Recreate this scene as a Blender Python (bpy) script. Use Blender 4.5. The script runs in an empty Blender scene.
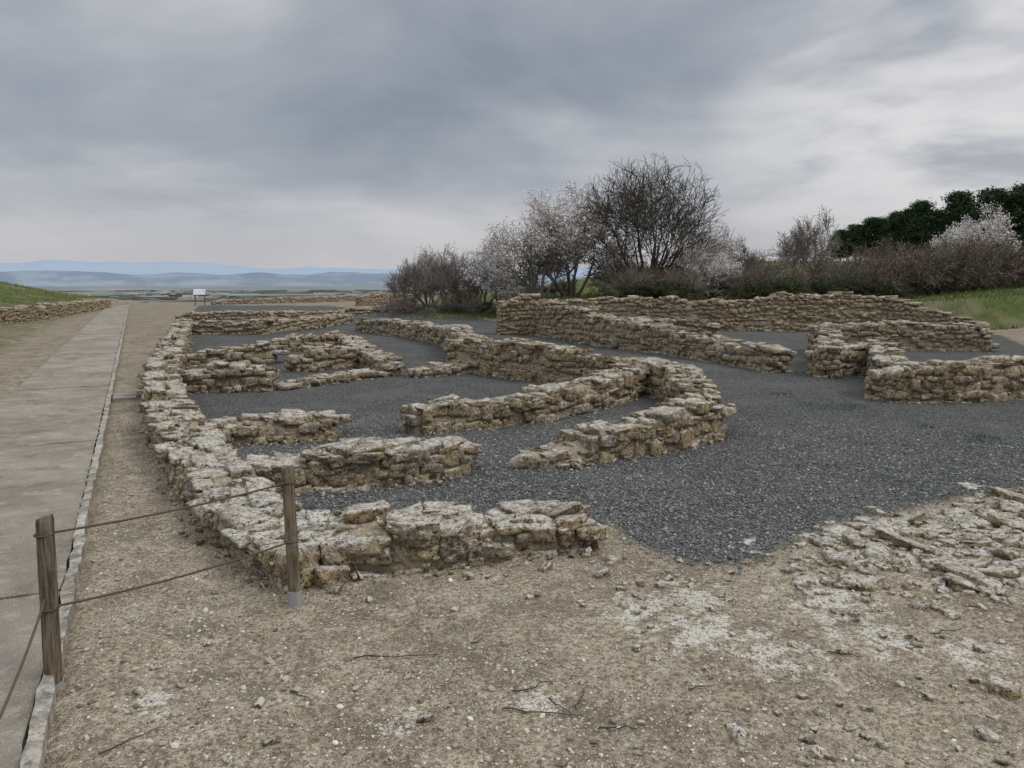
import bpy, math, random
import numpy as np
from math import radians, sin, cos, pi
scene=bpy.context.scene
# image pixel, unprojected through the camera -> point on a level plane at height z
F=770.0; HC=1.8; PITCH=math.atan(102/770)
def P(px,py,z=0.0):
    u=(px-512)/F; v=(384-py)/F
    dy=cos(PITCH)+v*sin(PITCH); dz=-sin(PITCH)+v*cos(PITCH)
    t=(HC-z)/(-dz)
    return (round(t*u,2), round(t*dy,2))
# ---------------------------------------------------------------- helpers
def fract(a): return a-np.floor(a)
def h3(x,y,z): return fract(np.sin(x*127.1+y*311.7+z*74.7)*43758.5453)
def vnoise(p):
    i=np.floor(p); f=p-i; f=f*f*(3-2*f)
    x,y,z=i[...,0],i[...,1],i[...,2]; fx,fy,fz=f[...,0],f[...,1],f[...,2]
    def L(a,b,t): return a+(b-a)*t
    a=L(L(h3(x,y,z),h3(x+1,y,z),fx),L(h3(x,y+1,z),h3(x+1,y+1,z),fx),fy)
    b=L(L(h3(x,y,z+1),h3(x+1,y,z+1),fx),L(h3(x,y+1,z+1),h3(x+1,y+1,z+1),fx),fy)
    return L(a,b,fz)*2-1
def n2(x,y,s,seed=0.0):
    return vnoise(np.stack([x*s+seed*3.1,y*s-seed*1.7,np.zeros_like(x)+seed+.5],-1))
def ss(a,b,x):
    t=np.clip((x-a)/(b-a),0,1); return t*t*(3-2*t)
def make_mesh(name,verts,faces_list,mats,mat_idx=None,smooth=True,link=True):
    me=bpy.data.meshes.new(name)
    verts=np.asarray(verts,dtype=np.float32)
    me.vertices.add(len(verts)); me.vertices.foreach_set('co',verts.ravel())
    loops=np.concatenate([f.ravel() for f in faces_list]).astype(np.int32)
    tot=np.concatenate([np.full(len(f),f.shape[1]) for f in faces_list]).astype(np.int32)
    st=np.concatenate([[0],np.cumsum(tot)[:-1]]).astype(np.int32)
    me.loops.add(len(loops)); me.loops.foreach_set('vertex_index',loops)
    me.polygons.add(len(tot)); me.polygons.foreach_set('loop_start',st)
    try: me.polygons.foreach_set('loop_total',tot)
    except Exception: pass
    for m in mats: me.materials.append(m)
    if mat_idx is not None: me.polygons.foreach_set('material_index',np.asarray(mat_idx,dtype=np.int32))
    me.polygons.foreach_set('use_smooth',np.full(len(tot),smooth))
    me.update(calc_edges=True); me.validate()
    if not link: return me
    o=bpy.data.objects.new(name,me); scene.collection.objects.link(o); return o
def inst(name,me,loc,rz=0,s=(1,1,1)):
    o=bpy.data.objects.new(name,me); scene.collection.objects.link(o)
    o.location=loc; o.rotation_euler=(0,0,rz); o.scale=s; return o
def poly_sd(X,Y,poly):
    poly=np.array(poly); d=np.full(X.shape,1e9); ins=np.zeros(X.shape,bool)
    n=len(poly)
    for i in range(n):
        a=poly[i]; b=poly[(i+1)%n]; e=b-a
        t=np.clip(((X-a[0])*e[0]+(Y-a[1])*e[1])/(e@e+1e-9),0,1)
        d=np.minimum(d,np.hypot(X-a[0]-t*e[0],Y-a[1]-t*e[1]))
        c=((a[1]>Y)!=(b[1]>Y)); 
        xi=(b[0]-a[0])*(Y-a[1])/((b[1]-a[1]) if abs(b[1]-a[1])>1e-9 else 1e-9)+a[0]
        ins^=(c&(X<xi))
    return np.where(ins,d,-d)
# ---------------------------------------------------------------- node helpers
class NT:
    def __init__(s,tree): s.t=tree; s.n=tree.nodes; s.l=tree.links
    def node(s,ty,**k):
        n=s.n.new(ty)
        for a,b in k.items(): setattr(n,a,b)
        return n
    def link(s,a,b): s.l.new(a,b)
    def setin(s,inp,v):
        if isinstance(v,bpy.types.NodeSocket): s.l.new(v,inp)
        elif v is not None:
            inp.default_value=v
    def math(s,op,a,b=None,c=None,clamp=False):
        n=s.n.new('ShaderNodeMath'); n.operation=op; n.use_clamp=clamp
        s.setin(n.inputs[0],a); s.setin(n.inputs[1],b)
        if c is not None: s.setin(n.inputs[2],c)
        return n.outputs[0]
    def vmath(s,op,a,b=None):
        n=s.n.new('ShaderNodeVectorMath'); n.operation=op
        s.setin(n.inputs[0],a); s.setin(n.inputs[1],b); return n
    def noise(s,vec,scale,detail=3,rough=.55,dist=0):
        n=s.n.new('ShaderNodeTexNoise'); s.setin(n.inputs['Vector'],vec)
        n.inputs['Scale'].default_value=scale; n.inputs['Detail'].default_value=detail
        n.inputs['Roughness'].default_value=rough; n.inputs['Distortion'].default_value=dist
        return n.outputs['Fac']
    def vor(s,vec,scale,feature='F1'):
        n=s.n.new('ShaderNodeTexVoronoi'); n.feature=feature; s.setin(n.inputs['Vector'],vec)
        n.inputs['Scale'].default_value=scale; return n
    def mix(s,fac,a,b,mode='MIX'):
        n=s.n.new('ShaderNodeMix'); n.data_type='RGBA'; n.blend_type=mode
        s.setin(n.inputs[0],fac)
        def c(v): return (v[0],v[1],v[2],1) if isinstance(v,(tuple,list)) and len(v)==3 else v
        s.setin(n.inputs[6],c(a)); s.setin(n.inputs[7],c(b)); return n.outputs[2]
    def mr(s,v,a,b,c=0.0,d=1.0,smooth=True):
        n=s.n.new('ShaderNodeMapRange'); n.interpolation_type='SMOOTHSTEP' if smooth else 'LINEAR'
        s.setin(n.inputs[0],v)
        for i,q in enumerate((a,b,c,d)): n.inputs[i+1].default_value=q
        return n.outputs[0]
    def ramp(s,v,stops):
        n=s.n.new('ShaderNodeValToRGB'); s.setin(n.inputs[0],v); e=n.color_ramp.elements
        while len(e)<len(stops): e.new(.5)
        for i,(p,c) in enumerate(stops): e[i].position=p; e[i].color=(c[0],c[1],c[2],1)
        return n.outputs[0]
    def bump(s,h,strength,dist,normal=None):
        n=s.n.new('ShaderNodeBump'); n.inputs['Strength'].default_value=strength
        n.inputs['Distance'].default_value=dist; s.setin(n.inputs['Height'],h)
        if normal is not None: s.l.new(normal,n.inputs['Normal'])
        return n.outputs[0]
def mat(name,rough=.9,spec=.2):
    m=bpy.data.materials.new(name); m.use_nodes=True; t=NT(m.node_tree)
    b=m.node_tree.nodes['Principled BSDF']; b.inputs['Roughness'].default_value=rough
    b.inputs['Specular IOR Level'].default_value=spec
    return m,t,b
def pos(t):
    g=t.node('ShaderNodeNewGeometry'); return g.outputs['Position'],g
# ---------------------------------------------------------------- materials
def stone_mat(name,warm=0.0,dark=1.0):
    m,t,b=mat(name,.92,.12); p,g=pos(t)
    ri=g.outputs['Random Per Island']
    k=dark
    c=t.ramp(ri,[(0,(.24*k,.18*k,.12*k)),(.18,(.44*k,.35*k,.22*k)),(.35,(.31*k,.27*k,.21*k)),(.55,(.52*k,.42*k,.265*k)),(.75,(.38*k,.32*k,.235*k)),(.9,(.54*k,.49*k,.395*k)),(1,(.30*k,.26*k,.205*k))])
    if warm>0: c=t.mix(warm,c,(.55,.39,.215))
    n1=t.noise(p,3.0,2,.6)
    c=t.mix(t.mr(n1,.45,.62,0,.5),c,(.52,.39,.21))
    n2_=t.noise(p,16,4,.72)
    c=t.mix(t.mr(n2_,.36,.62),t.mix(1,c,(.52,.475,.425),'MULTIPLY'),c)
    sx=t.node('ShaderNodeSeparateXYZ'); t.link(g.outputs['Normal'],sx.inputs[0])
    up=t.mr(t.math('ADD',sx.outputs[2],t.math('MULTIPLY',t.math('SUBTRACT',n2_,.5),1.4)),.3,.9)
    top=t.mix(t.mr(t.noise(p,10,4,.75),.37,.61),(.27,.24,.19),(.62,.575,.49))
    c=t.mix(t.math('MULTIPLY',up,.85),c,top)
    li=t.mr(t.noise(p,31,2,.7),.60,.67,0,.7)
    c=t.mix(li,c,(.68,.65,.58))
    pit=t.mr(t.noise(p,38,3,.75,.5),.35,.45,.92,0)
    c=t.mix(pit,c,(.06,.047,.034))
    t.link(c,b.inputs['Base Color'])
    hgt=t.math('SUBTRACT',n2_,t.math('MULTIPLY',pit,.25))
    t.link(t.bump(hgt,1.0,.045),b.inputs['Normal'])
    return m
M_STONE=stone_mat('limestone_rubble'); M_WARM=stone_mat('ochre_limestone',.32,1.0)
def mortar_mat():
    m,t,b=mat('earth_mortar',.95,.1); p,g=pos(t)
    c=t.mix(t.noise(p,9,4,.7),(.22,.165,.105),(.53,.43,.29))
    v=t.vor(p,28); rs=t.node('ShaderNodeSeparateColor'); t.link(v.outputs['Color'],rs.inputs[0])
    c=t.mix(t.math('MULTIPLY',t.mr(v.outputs['Distance'],.3,.5,.8,0),rs.outputs[0]),c,(.54,.49,.40))
    t.link(c,b.inputs['Base Color']); t.link(t.bump(t.math('SUBTRACT',t.noise(p,40,3,.7),v.outputs['Distance']),1,.03),b.inputs['Normal']); return m
M_MORTAR=mortar_mat()

# ---------------------------------------------------------------- terrain
PATH_D=np.array([-.487,1.0])/math.hypot(.487,1); PATH_N=np.array([PATH_D[1],-PATH_D[0]])
PATH_O=np.array([-.455,0.0]); PATH_W=1.45
ROCKPOLY=[(1.64,4.69),(2.03,5.23),(2.87,5.81),(3.73,6.23),(4.43,6.48),(5.73,6.74),(4.6,4.02),(2.87,4.05),(2.27,4.31),(1.63,4.17)]
GRAVEL=[(-1.59,5.34),(-0.64,5.12),(0.34,5.34),(0.73,5.64),(0.88,5.12),(1.15,4.78),(1.53,4.76),(1.92,5.12),(2.77,5.76),(3.73,6.23),(4.47,6.54),(7.95,7.6),(30.93,24.08),(13.7,19.91),(16.72,26.37),(14.68,29.14),(1.94,31.1),(-5.22,43.83),(-13.77,58.52),(-24.63,61.08),(-16.49,38.94),(-9.8,22.15),(-7.61,16.75),(-6.17,13.45),(-4.53,10.37),(-3.03,7.68),(-2.32,6.38)]
def path_coord(X,Y):
    rx=X-PATH_O[0]; ry=Y-PATH_O[1]
    return rx*PATH_D[0]+ry*PATH_D[1], rx*PATH_N[0]+ry*PATH_N[1]
def height(X,Y,micro=True):
    X=np.asarray(X,float); Y=np.asarray(Y,float)
    z=np.zeros_like(X)
    bw=30.6-ss(14,18,X)*2.0
    z+=1.0*ss(0,1.2,Y-bw)*ss(-.5,1.5,X)
    z+=.85*ss(36,48,Y)*(1-ss(-.5,1.5,X))*ss(-11,-4,X)
    z+=.9*ss(33,60,Y)*ss(-2,8,X)+1.6*ss(45,85,Y)*ss(2,20,X)
    z+=.5*ss(15,24,X)*ss(24,31,Y)
    ax,ay=-21.5,32.;bx,by=-30.2,58.; L=math.hypot(bx-ax,by-ay)
    s=(-(X-ax)*(by-ay)+(Y-ay)*(bx-ax))/L
    al=((X-ax)*(bx-ax)+(Y-ay)*(by-ay))/L
    z+=(.6*ss(.1,.9,s)+1.8*ss(1,12,s))*ss(-8,0,al)*(1-ss(30,48,al))
    D=np.hypot(X,Y)
    edge=84+ss(5,25,X)*30
    z-=70*ss(0,1,(D-edge)/420)*1.0+ 0.6*ss(-8,3,D-edge)
    if micro:
        s_,v_=path_coord(X,Y); near=1-ss(60,90,D)
        onp=ss(-PATH_W-.25,-PATH_W-.05,v_)*(1-ss(-.02,.12,v_))
        mi=n2(X,Y,.5,1)*.022+n2(X,Y,2.1,2)*.018+n2(X,Y,7,3)*.011+n2(X,Y,14,4)*.006
        z+=np.where(onp>0,(1-onp),1)*mi*near -onp*.02*near
        z+=.06*ss(-.3,.5,poly_sd(X,Y,ROCKPOLY))
        far=ss(300,1500,D); z+=far*n2(X,Y,.0009,5)*9
    return z
def axis(dense0,dense1,step,g,lim):
    a=list(np.arange(dense0,dense1,step)); s=step; x=a[-1]
    while x<lim: s*=g; x+=s; a.append(x)
    return a
xr=axis(0,7.5,.05,1.08,30000); xl=[-v for v in axis(0,5,.05,1.055,30000)][1:][::-1]
xs=np.array(xl+xr)
ya=axis(1.6,10.5,.05,1.033,32000)
yb=[]; s=.06; y=1.6
while y>-400: y-=s; s*=1.35; yb.append(y)
ys=np.array(yb[::-1]+ya)
X,Y=np.meshgrid(xs,ys); Z=height(X,Y)
nx,ny=len(xs),len(ys)
idx=np.arange(nx*ny).reshape(ny,nx)
faces=np.stack([idx[:-1,:-1],idx[:-1,1:],idx[1:,1:],idx[1:,:-1]],-1).reshape(-1,4)
V=np.stack([X,Y,Z],-1).reshape(-1,3)
gm=np.clip(poly_sd(X,Y,GRAVEL),-3,3)
D=np.hypot(X,Y)
grass=np.zeros_like(X)
grass=np.maximum(grass,ss(15,17,X)*ss(27.5,29,Y)*(1-ss(200,300,D)))
grass=np.maximum(grass,.7*ss(-7,-3,X)*ss(36,39,Y)*(1-ss(200,300,D)))
grass=np.maximum(grass,ss(31,32,Y)*ss(-1,1,X)*(1-ss(200,300,D))*.55)
ax,ay=-21.5,32.;bx,by=-30.2,58.; L=math.hypot(bx-ax,by-ay)
sL=(-(X-ax)*(by-ay)+(Y-ay)*(bx-ax))/L
grass=np.maximum(grass,.85*ss(.3,2,sL)*(1-ss(300,400,D))*ss(15,30,Y))
grass=np.maximum(grass,ss(80,90,D)*.8)
s_,v_=path_coord(X,Y); grass=np.maximum(grass,.50*ss(-1.6,-3,v_)*ss(8,14,Y)*(1-ss(200,300,D)))
pale=np.zeros_like(X)
for (px,py,r) in [(690,600,.5),(705,635,.5),(880,636,.4),(775,655,.4),(835,600,.5),(545,700,.2),(150,700,.2),(640,610,.4),(930,570,.8),(1000,540,.8),(400,720,.15),(980,650,.3)]:
    c=P(px,py); pale=np.maximum(pale,1-np.hypot(X-c[0],(Y-c[1]))/r)
def ground_mat():
    m,t,b=mat('ground_earth',.95,.1); p,g=pos(t)
    def at(n):
        a=t.node('ShaderNodeAttribute'); a.attribute_name=n; return a.outputs['Fac']
    nA=t.noise(p,.8,3,.65); nB=t.noise(p,5,4,.72); nC=t.noise(p,32,3,.78)
    dirt=t.mix(t.mr(nA,.38,.62),(.27,.215,.148),(.40,.332,.238))
    dirt=t.mix(t.mr(nB,.44,.62,0,.75),dirt,(.48,.415,.308))
    dirt=t.mix(t.mr(nC,.34,.62),t.mix(1,dirt,(.40,.375,.34),'MULTIPLY'),dirt)
    dk=t.mr(t.noise(p,1.9,4,.78),.50,.62,0,.68); dirt=t.mix(dk,dirt,(.135,.107,.077))
    pale_=t.mr(t.math('ADD',at('pale'),t.math('MULTIPLY',t.math('SUBTRACT',t.noise(p,7,4,.82),.5),4.2)),.5,.9,0,.75)
    dirt=t.mix(pale_,dirt,(.60,.565,.485))
    bh=nC
    for sc,th,rr in ((85,.44,.45),(34,.34,.76)):
        v=t.vor(p,sc); rs=t.node('ShaderNodeSeparateColor'); t.link(v.outputs['Color'],rs.inputs[0])
        on=t.math('MULTIPLY',t.mr(v.outputs['Distance'],th,th+.07,1,0),t.math('GREATER_THAN',rs.outputs[0],rr))
        pc=t.ramp(rs.outputs[1],[(0,(.16,.13,.095)),(.5,(.42,.36,.27)),(1,(.64,.59,.50))])
        dirt=t.mix(t.math('MULTIPLY',on,.85),dirt,pc)
        bh=t.math('ADD',bh,t.math('MULTIPLY',on,t.math('SUBTRACT',1.0,v.outputs['Distance'])))
    v=t.vor(p,56); rs=t.node('ShaderNodeSeparateColor'); t.link(v.outputs['Color'],rs.inputs[0])
    gr=t.ramp(rs.outputs[0],[(0,(.072,.071,.065)),(.5,(.155,.154,.142)),(.85,(.245,.243,.225)),(1,(.40,.395,.37))])
    gr=t.mix(t.mr(v.outputs['Distance'],.3,.65,0,.8),gr,(.034,.033,.030))
    gr=t.mix(t.mr(nA,.45,.7,0,.35),gr,(.21,.197,.165))
    msk=t.math('ADD',at('gravel'),t.math('ADD',t.math('MULTIPLY',t.math('SUBTRACT',nB,.5),.5),t.math('MULTIPLY',t.math('SUBTRACT',nC,.5),.5)))
    msk=t.mr(msk,-.05,.07)
    c=t.mix(msk,dirt,gr)
    gn=t.noise(p,2.5,4,.78)
    gc=t.mix(gn,(.06,.08,.022),(.16,.185,.06)); gc=t.mix(t.mr(t.noise(p,.35,3,.6),.48,.62,0,.7),gc,(.23,.20,.12))
    gm_=t.mr(t.math('ADD',at('grass'),t.math('MULTIPLY',t.math('SUBTRACT',gn,.5),1.1)),.4,.6)
    c=t.mix(gm_,c,gc)
    sx=t.node('ShaderNodeSeparateXYZ'); t.link(p,sx.inputs[0])
    fv=t.vor(p,.0013); fs=t.node('ShaderNodeSeparateColor'); t.link(fv.outputs['Color'],fs.inputs[0])
    fld=t.ramp(fs.outputs[0],[(0,(.06,.065,.045)),(.3,(.24,.205,.145)),(.5,(.08,.10,.05)),(.7,(.15,.14,.095)),(.85,(.34,.31,.24)),(1,(.09,.095,.07))])
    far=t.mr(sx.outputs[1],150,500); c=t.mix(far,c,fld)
    hz=t.mr(sx.outputs[1],300,16000,0,1,False); c=t.mix(t.math('MULTIPLY',t.math('POWER',hz,.6),.9),c,(.225,.25,.27))  # aerial haze painted into the plain's base colour, growing with distance north
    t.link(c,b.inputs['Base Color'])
    h=t.math('ADD',t.math('MULTIPLY',bh,t.math('SUBTRACT',1.0,msk)),t.math('MULTIPLY',t.math('MULTIPLY',t.math('SUBTRACT',1.0,v.outputs['Distance']),1.5),msk))
    t.link(t.bump(h,1.0,.016),b.inputs['Normal'])
    return m
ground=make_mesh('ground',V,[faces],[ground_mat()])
for nm,a in (('gravel',gm),('grass',grass),('pale',np.clip(pale,0,1))):
    at=ground.data.attributes.new(nm,'FLOAT','POINT'); at.data.foreach_set('value',a.ravel().astype(np.float32))

# ---------------------------------------------------------------- stones
def cube_grid(n):
    d={}; vs=[]; fs=[]
    def vid(k):
        if k not in d: d[k]=len(vs); vs.append([2*c/n-1 for c in k])
        return d[k]
    for ax in range(3):
        for sd in (0,n):
            for i in range(n):
                for j in range(n):
                    q=[]
                    for (a,b_) in ((i,j),(i+1,j),(i+1,j+1),(i,j+1)):
                        k=[0,0,0]; k[ax]=sd; k[(ax+1)%3]=a; k[(ax+2)%3]=b_; q.append(vid(tuple(k)))
                    if sd==0: q=q[::-1]
                    fs.append(q)
    return np.array(vs),np.array(fs)
CG={n:cube_grid(n) for n in (1,2,3,4,5,6)}
def stones(C,Hf,yaw,tilt,rng,n=3,k=.3,jit=.2,amp=.08):
    B,Fc=CG[n]; N=len(C); C=np.asarray(C,float); Hf=np.asarray(Hf,float)
    Bn=B/np.linalg.norm(B,axis=1,keepdims=True)
    R=B*(1-k)+Bn*k*1.15
    cor=np.array([[a,b_,c] for a in(-1,1) for b_ in(-1,1) for c in(-1,1)])
    W=np.prod((1+B[:,None,:]*cor[None])/2,axis=2)
    J=rng.uniform(-jit,jit,(N,8,3))
    v=R[None]+np.einsum('vc,ncd->nvd',W,J)
    off=rng.uniform(0,500,(N,1,3))
    nz=vnoise(v*1.5+off)*amp+vnoise(v*3.4+off)*amp*.8
    v=v*(1+nz[...,None])
    v=v*Hf[:,None,:]
    yaw=np.asarray(yaw); t1=rng.normal(0,1,N)*tilt; t2=rng.normal(0,1,N)*tilt
    x,y,z=v[...,0],v[...,1],v[...,2]
    z2=z+x*np.sin(t1)[:,None]+y*np.sin(t2)[:,None]
    c,s_=np.cos(yaw)[:,None],np.sin(yaw)[:,None]
    v=np.stack([x*c-y*s_,x*s_+y*c,z2],-1)+C[:,None,:]
    f=(Fc[None]+(np.arange(N)*len(B))[:,None,None]).reshape(-1,4)
    return v.reshape(-1,3),f
def wall(pts,hs,t=.48,seed=1,warm=False,big=1.12,base=0.0):
    rng=np.random.default_rng(seed); pts=np.array(pts,float); hs=np.array(hs,float)
    C=[];H=[];Yw=[]; cv=[];cf=[]; T=[]; SC=[];SH=[]
    dist=np.hypot(pts[:,0],pts[:,1]).min()
    for i in range(len(pts)-1):
        a,b_=pts[i],pts[i+1]; L=np.linalg.norm(b_-a); d=(b_-a)/L; nr=np.array([-d[1],d[0]]); yw=math.atan2(d[1],d[0])
        rag=min(.075+.10*max(0,max(hs[i],hs[i+1])-.45),.24*max(hs[i],hs[i+1])); e0=(i==0); e1=(i==len(pts)-2)
        def hh(u): 
            q=min(max(u/L,0),1); x=a+d*u
            h=hs[i]*(1-q)+hs[i+1]*q
            X0=np.array([x[0]]);Y0=np.array([x[1]])
            h+=rag*float(n2(X0,Y0,1.1,seed%7)[0])+rag*.75*float(n2(X0,Y0,3.5,seed%5)[0])-.02
            if e0: h*=.75+.25*min(1,max(0,(u+.15)/.45))
            if e1: h*=.75+.25*min(1,max(0,(L+.15-u)/.45))
            return h
        def put(u,v,z,l,w,h,y,tl):
            x=a+d*u+nr*v; C.append([x[0],x[1],z+base]);H.append([l/2,w/2,h/2]);Yw.append(yw+y);T.append(tl)
        def small(u,v,z,s):
            x=a+d*u+nr*v; SC.append([x[0],x[1],z+base]); SH.append([s*rng.uniform(.8,1.4),s*rng.uniform(.7,1.1),s*rng.uniform(.5,.9)])
        ov=t*.36
        for s_ in(-1,1):
            z=-.05; ci=0
            while z<max(hs[i],hs[i+1])+.1:
                ch=rng.uniform(.065,.135)*big
                if rng.random()<.2: ch*=1.35
                u=-ov*rng.uniform(.6,1.0)
                while u<L+ov*.5:
                    l=rng.uniform(.09,.25)*big
                    if rng.random()<.15: l*=1.5
                    zz=z+.03*math.sin(u*2.3+ci*1.9+seed)+rng.normal(0,.01)
                    if zz+ch*.65<hh(u+l/2):
                        dp=rng.uniform(.15,.24); r_=rng.random()
                        if r_<.16 and ch>.1 and l<.22:
                            q=rng.uniform(.35,.65)
                            put(u+l/2,s_*(t/2-dp/2+rng.normal(0,.016)),zz+ch*q/2,l*1.0,dp,ch*q,rng.normal(0,.06),.05)
                            put(u+l/2,s_*(t/2-dp/2+rng.normal(0,.016)),zz+ch*(q+1)/2,l*1.04,dp,ch*(1-q)*1.04,rng.normal(0,.06),.05)
                        elif r_<.95:
                            hc=ch*rng.uniform(.75,1.2)
                            put(u+l/2,s_*(t/2-dp/2+rng.normal(0,.02)),zz+ch/2,l*rng.uniform(.88,1.06),dp,hc,rng.normal(0,.1),.1)
                        if dist<16 and rng.random()<.6:
                            small(u+rng.normal(0,.03),s_*(t/2-.03+rng.normal(0,.01)),zz+rng.uniform(0,ch),rng.uniform(.014,.03))
                    if ci==0 and dist<16:
                        for _ in range(2): small(u+rng.uniform(0,l),s_*(t/2+abs(rng.normal(.02,.06))),rng.uniform(-.008,.012),rng.uniform(.006,.024)*(1 if rng.random()<.9 else 2.0))
                    u+=l
                z+=ch; ci+=1
        for e in (0,1):
            z=-.05; ue=-ov if e==0 else L+ov*.6
            while z<hs[i+e]*.85:
                ch=rng.uniform(.06,.13)*big; v=-t/2+.05
                while v<t/2-.05:
                    l=rng.uniform(.1,.24)
                    if z+ch*.6<hh(0 if e==0 else L): put(ue+rng.normal(0,.03),min(v+l/2,t/2-.08),z+ch/2,.2,l*1.05,ch*1.05,rng.normal(0,.15),.07)
                    v+=l
                z+=ch
        u=-ov
        while u<L+ov*.6:
            bigc=rng.random()<.5
            du=(rng.uniform(.22,.38) if bigc else rng.uniform(.10,.22))*big; v=-t/2+rng.uniform(-.02,.03)
            while v<t/2-.04:
                w=(rng.uniform(.16,.3) if bigc else rng.uniform(.08,.2))*big; h=rng.uniform(.06,.11) if bigc else rng.uniform(.04,.085)
                if rng.random()<.87:
                    put(u+du/2+rng.normal(0,.02),min(v+w/2,t/2-.05),hh(u)-.035+rng.normal(0,.022),du*rng.uniform(.85,1.1),w*rng.uniform(.85,1.08),h,rng.normal(0,.12 if bigc else .4),.07 if bigc else .16)
                v+=w
            if dist<16:
                for _ in range(5): small(u+rng.uniform(0,du),rng.uniform(-t/2+.03,t/2-.03),hh(u)-.015+rng.normal(0,.012),rng.uniform(.012,.036))
            u+=du*.95
        m=max(2,int(L/.15)+1); k0=sum(len(q) for q in cv); rows=[]
        for j in range(m):
            u=-ov*.8+(L+ov*1.3)*j/(m-1); x=a+d*u; h=hh(u)-.045; w=t/2-.035
            wz=rng.normal(0,.012,2)
            rows.append([[*(x-nr*(w+wz[0])),base-.1],[*(x-nr*(w+wz[0])),base+h*.5],[*(x-nr*(w-.03)),base+h],[*x,base+h+.015],[*(x+nr*(w-.03)),base+h],[*(x+nr*(w+wz[1])),base+h*.5],[*(x+nr*(w+wz[1])),base-.1]])
        cv.append(np.array(rows).reshape(-1,3))
        for j in range(m-1):
            for q in range(6):
                cf.append([k0+j*7+q,k0+j*7+q+1,k0+j*7+7+q+1,k0+j*7+7+q])
        for j in (0,m-1):
            o_=k0+j*7; cf.append([o_,o_+1,o_+5,o_+6]); cf.append([o_+1,o_+2,o_+4,o_+5])
    n=6 if dist<6.3 else (5 if dist<9 else (4 if dist<13 else (3 if dist<22 else 2)))
    sv,sf=stones(C,H,Yw,np.array(T),rng,n=n,k=.17,jit=.24,amp=.12)
    if SC:
        v2,f2=stones(SC,SH,rng.uniform(0,6.3,len(SC)),.3,rng,n=2 if dist>7 else 3,k=.5,jit=.3,amp=.12); sf=np.concatenate([sf,f2+len(sv)]); sv=np.concatenate([sv,v2])
    cvv=np.concatenate(cv); nf=len(sf)
    allv=np.concatenate([sv,cvv]); cff=np.array(cf)+len(sv)
    mi=np.concatenate([np.zeros(nf),np.ones(len(cff))])
    return make_mesh('ruined_stone_wall',allv,[sf,cff],[M_WARM if warm else M_STONE,M_MORTAR],mi)
def B(t,*pp):
    out=[]
    for (px,py) in pp:
        x,y=P(px,py); out.append((round(x,2),round(y+t/2,2)))
    return out
WL=[]
def W(pts,hs,**k): WL.append((pts,hs,k)); 
W(B(.5,(325,578),(450,570),(560,556)),[.28,.27,.28],t=.48)
W([P(296,525,.3),P(242,488,.33),P(205,452,.35),P(174,410,.36),P(162,382,.38)],[.30,.33,.35,.36,.38],t=.48)
W([P(162,382,.4),P(165,362,.4),P(174,340,.4),P(185,318,.4)],[.38]*4,t=.5)
W(B(.45,(190,393),(262,391)),[.40,.40],t=.45)
W(B(.45,(215,447),(316,440)),[.26,.32],t=.42)
W(B(.5,(270,494),(330,492),(400,485),(438,478)),[.34,.34,.33,.35],t=.46)
W(B(.45,(424,434),(470,430),(530,424),(590,410),(640,396)),[.42,.31,.36,.40,.5],t=.42)
W(B(.5,(556,468),(600,462),(660,452),(705,441)),[.14,.30,.42,.45],t=.5)
W(B(.5,(460,372),(500,377),(560,385),(640,392),(682,402),(704,432)),[.74,.70,.64,.53,.49,.44],t=.46,warm=True)
W(B(.5,(362,332),(410,338),(455,350),(470,370)),[.5,.5,.6,.7],t=.5)
W(B(.4,(422,378),(478,373)),[.22,.28],t=.4)
W(B(.5,(192,335),(260,335),(310,329),(345,323)),[.5,.5,.45,.4],t=.5)
W(B(.5,(180,321),(260,320),(400,316),(440,312)),[.35,.4,.4,.4],t=.5)
W(B(.45,(190,367),(264,364)),[.40,.40],t=.45)
W(B(.45,(265,353),(345,349)),[.38,.4],t=.45)
W(B(.45,(345,350),(358,362),(386,377)),[.4,.38,.3],t=.45)
W(B(.4,(386,377),(330,384),(280,389)),[.18,.13,.1],t=.4)
W(B(.45,(300,372),(350,367)),[.4,.42],t=.45)
W(B(.7,(508,335),(538,335)),[1.35,1.35],t=.7,warm=True)
W(B(.55,(545,336),(600,346),(650,353),(720,363),(778,373)),[1.25,.85,.75,.54,.5],t=.55)
W(B(.6,(560,328),(640,329),(720,331),(780,331),(840,331),(890,331),(930,333),(985,335)),[1.05,1.2,1.15,1.3,1.3,1.2,.85,.4],t=.6,warm=True)
W(B(.5,(605,340),(710,341)),[.7,.7],t=.5)
W(B(.5,(830,377),(885,373)),[.58,.60],t=.5,warm=True)
W(B(.5,(826,352),(900,351),(985,352)),[.77,.77,.67],t=.5)
W([P(828,377),P(828,352)],[.60,.72],t=.45)
W(B(.5,(896,402),(960,403),(1070,397)),[.60,.62,.62],t=.5,warm=True)
W([P(892,399),P(880,372)],[.57,.62],t=.45)
W(B(.6,(215,305),(330,302),(400,299)),[.4,.5,.6],t=.6)
W(B(.6,(360,306),(450,303),(500,302)),[.8,1.0,.9],t=.6)
W(B(.6,(395,312),(470,309)),[.5,.6],t=.6)
W(B(.6,(-40,327),(0,325),(60,316),(105,308)),[.68,.68,.66,.6],t=.5,warm=True)
for i,(p_,h_,k_) in enumerate(WL):
    wall(p_,h_,seed=i+11,**k_)

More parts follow.
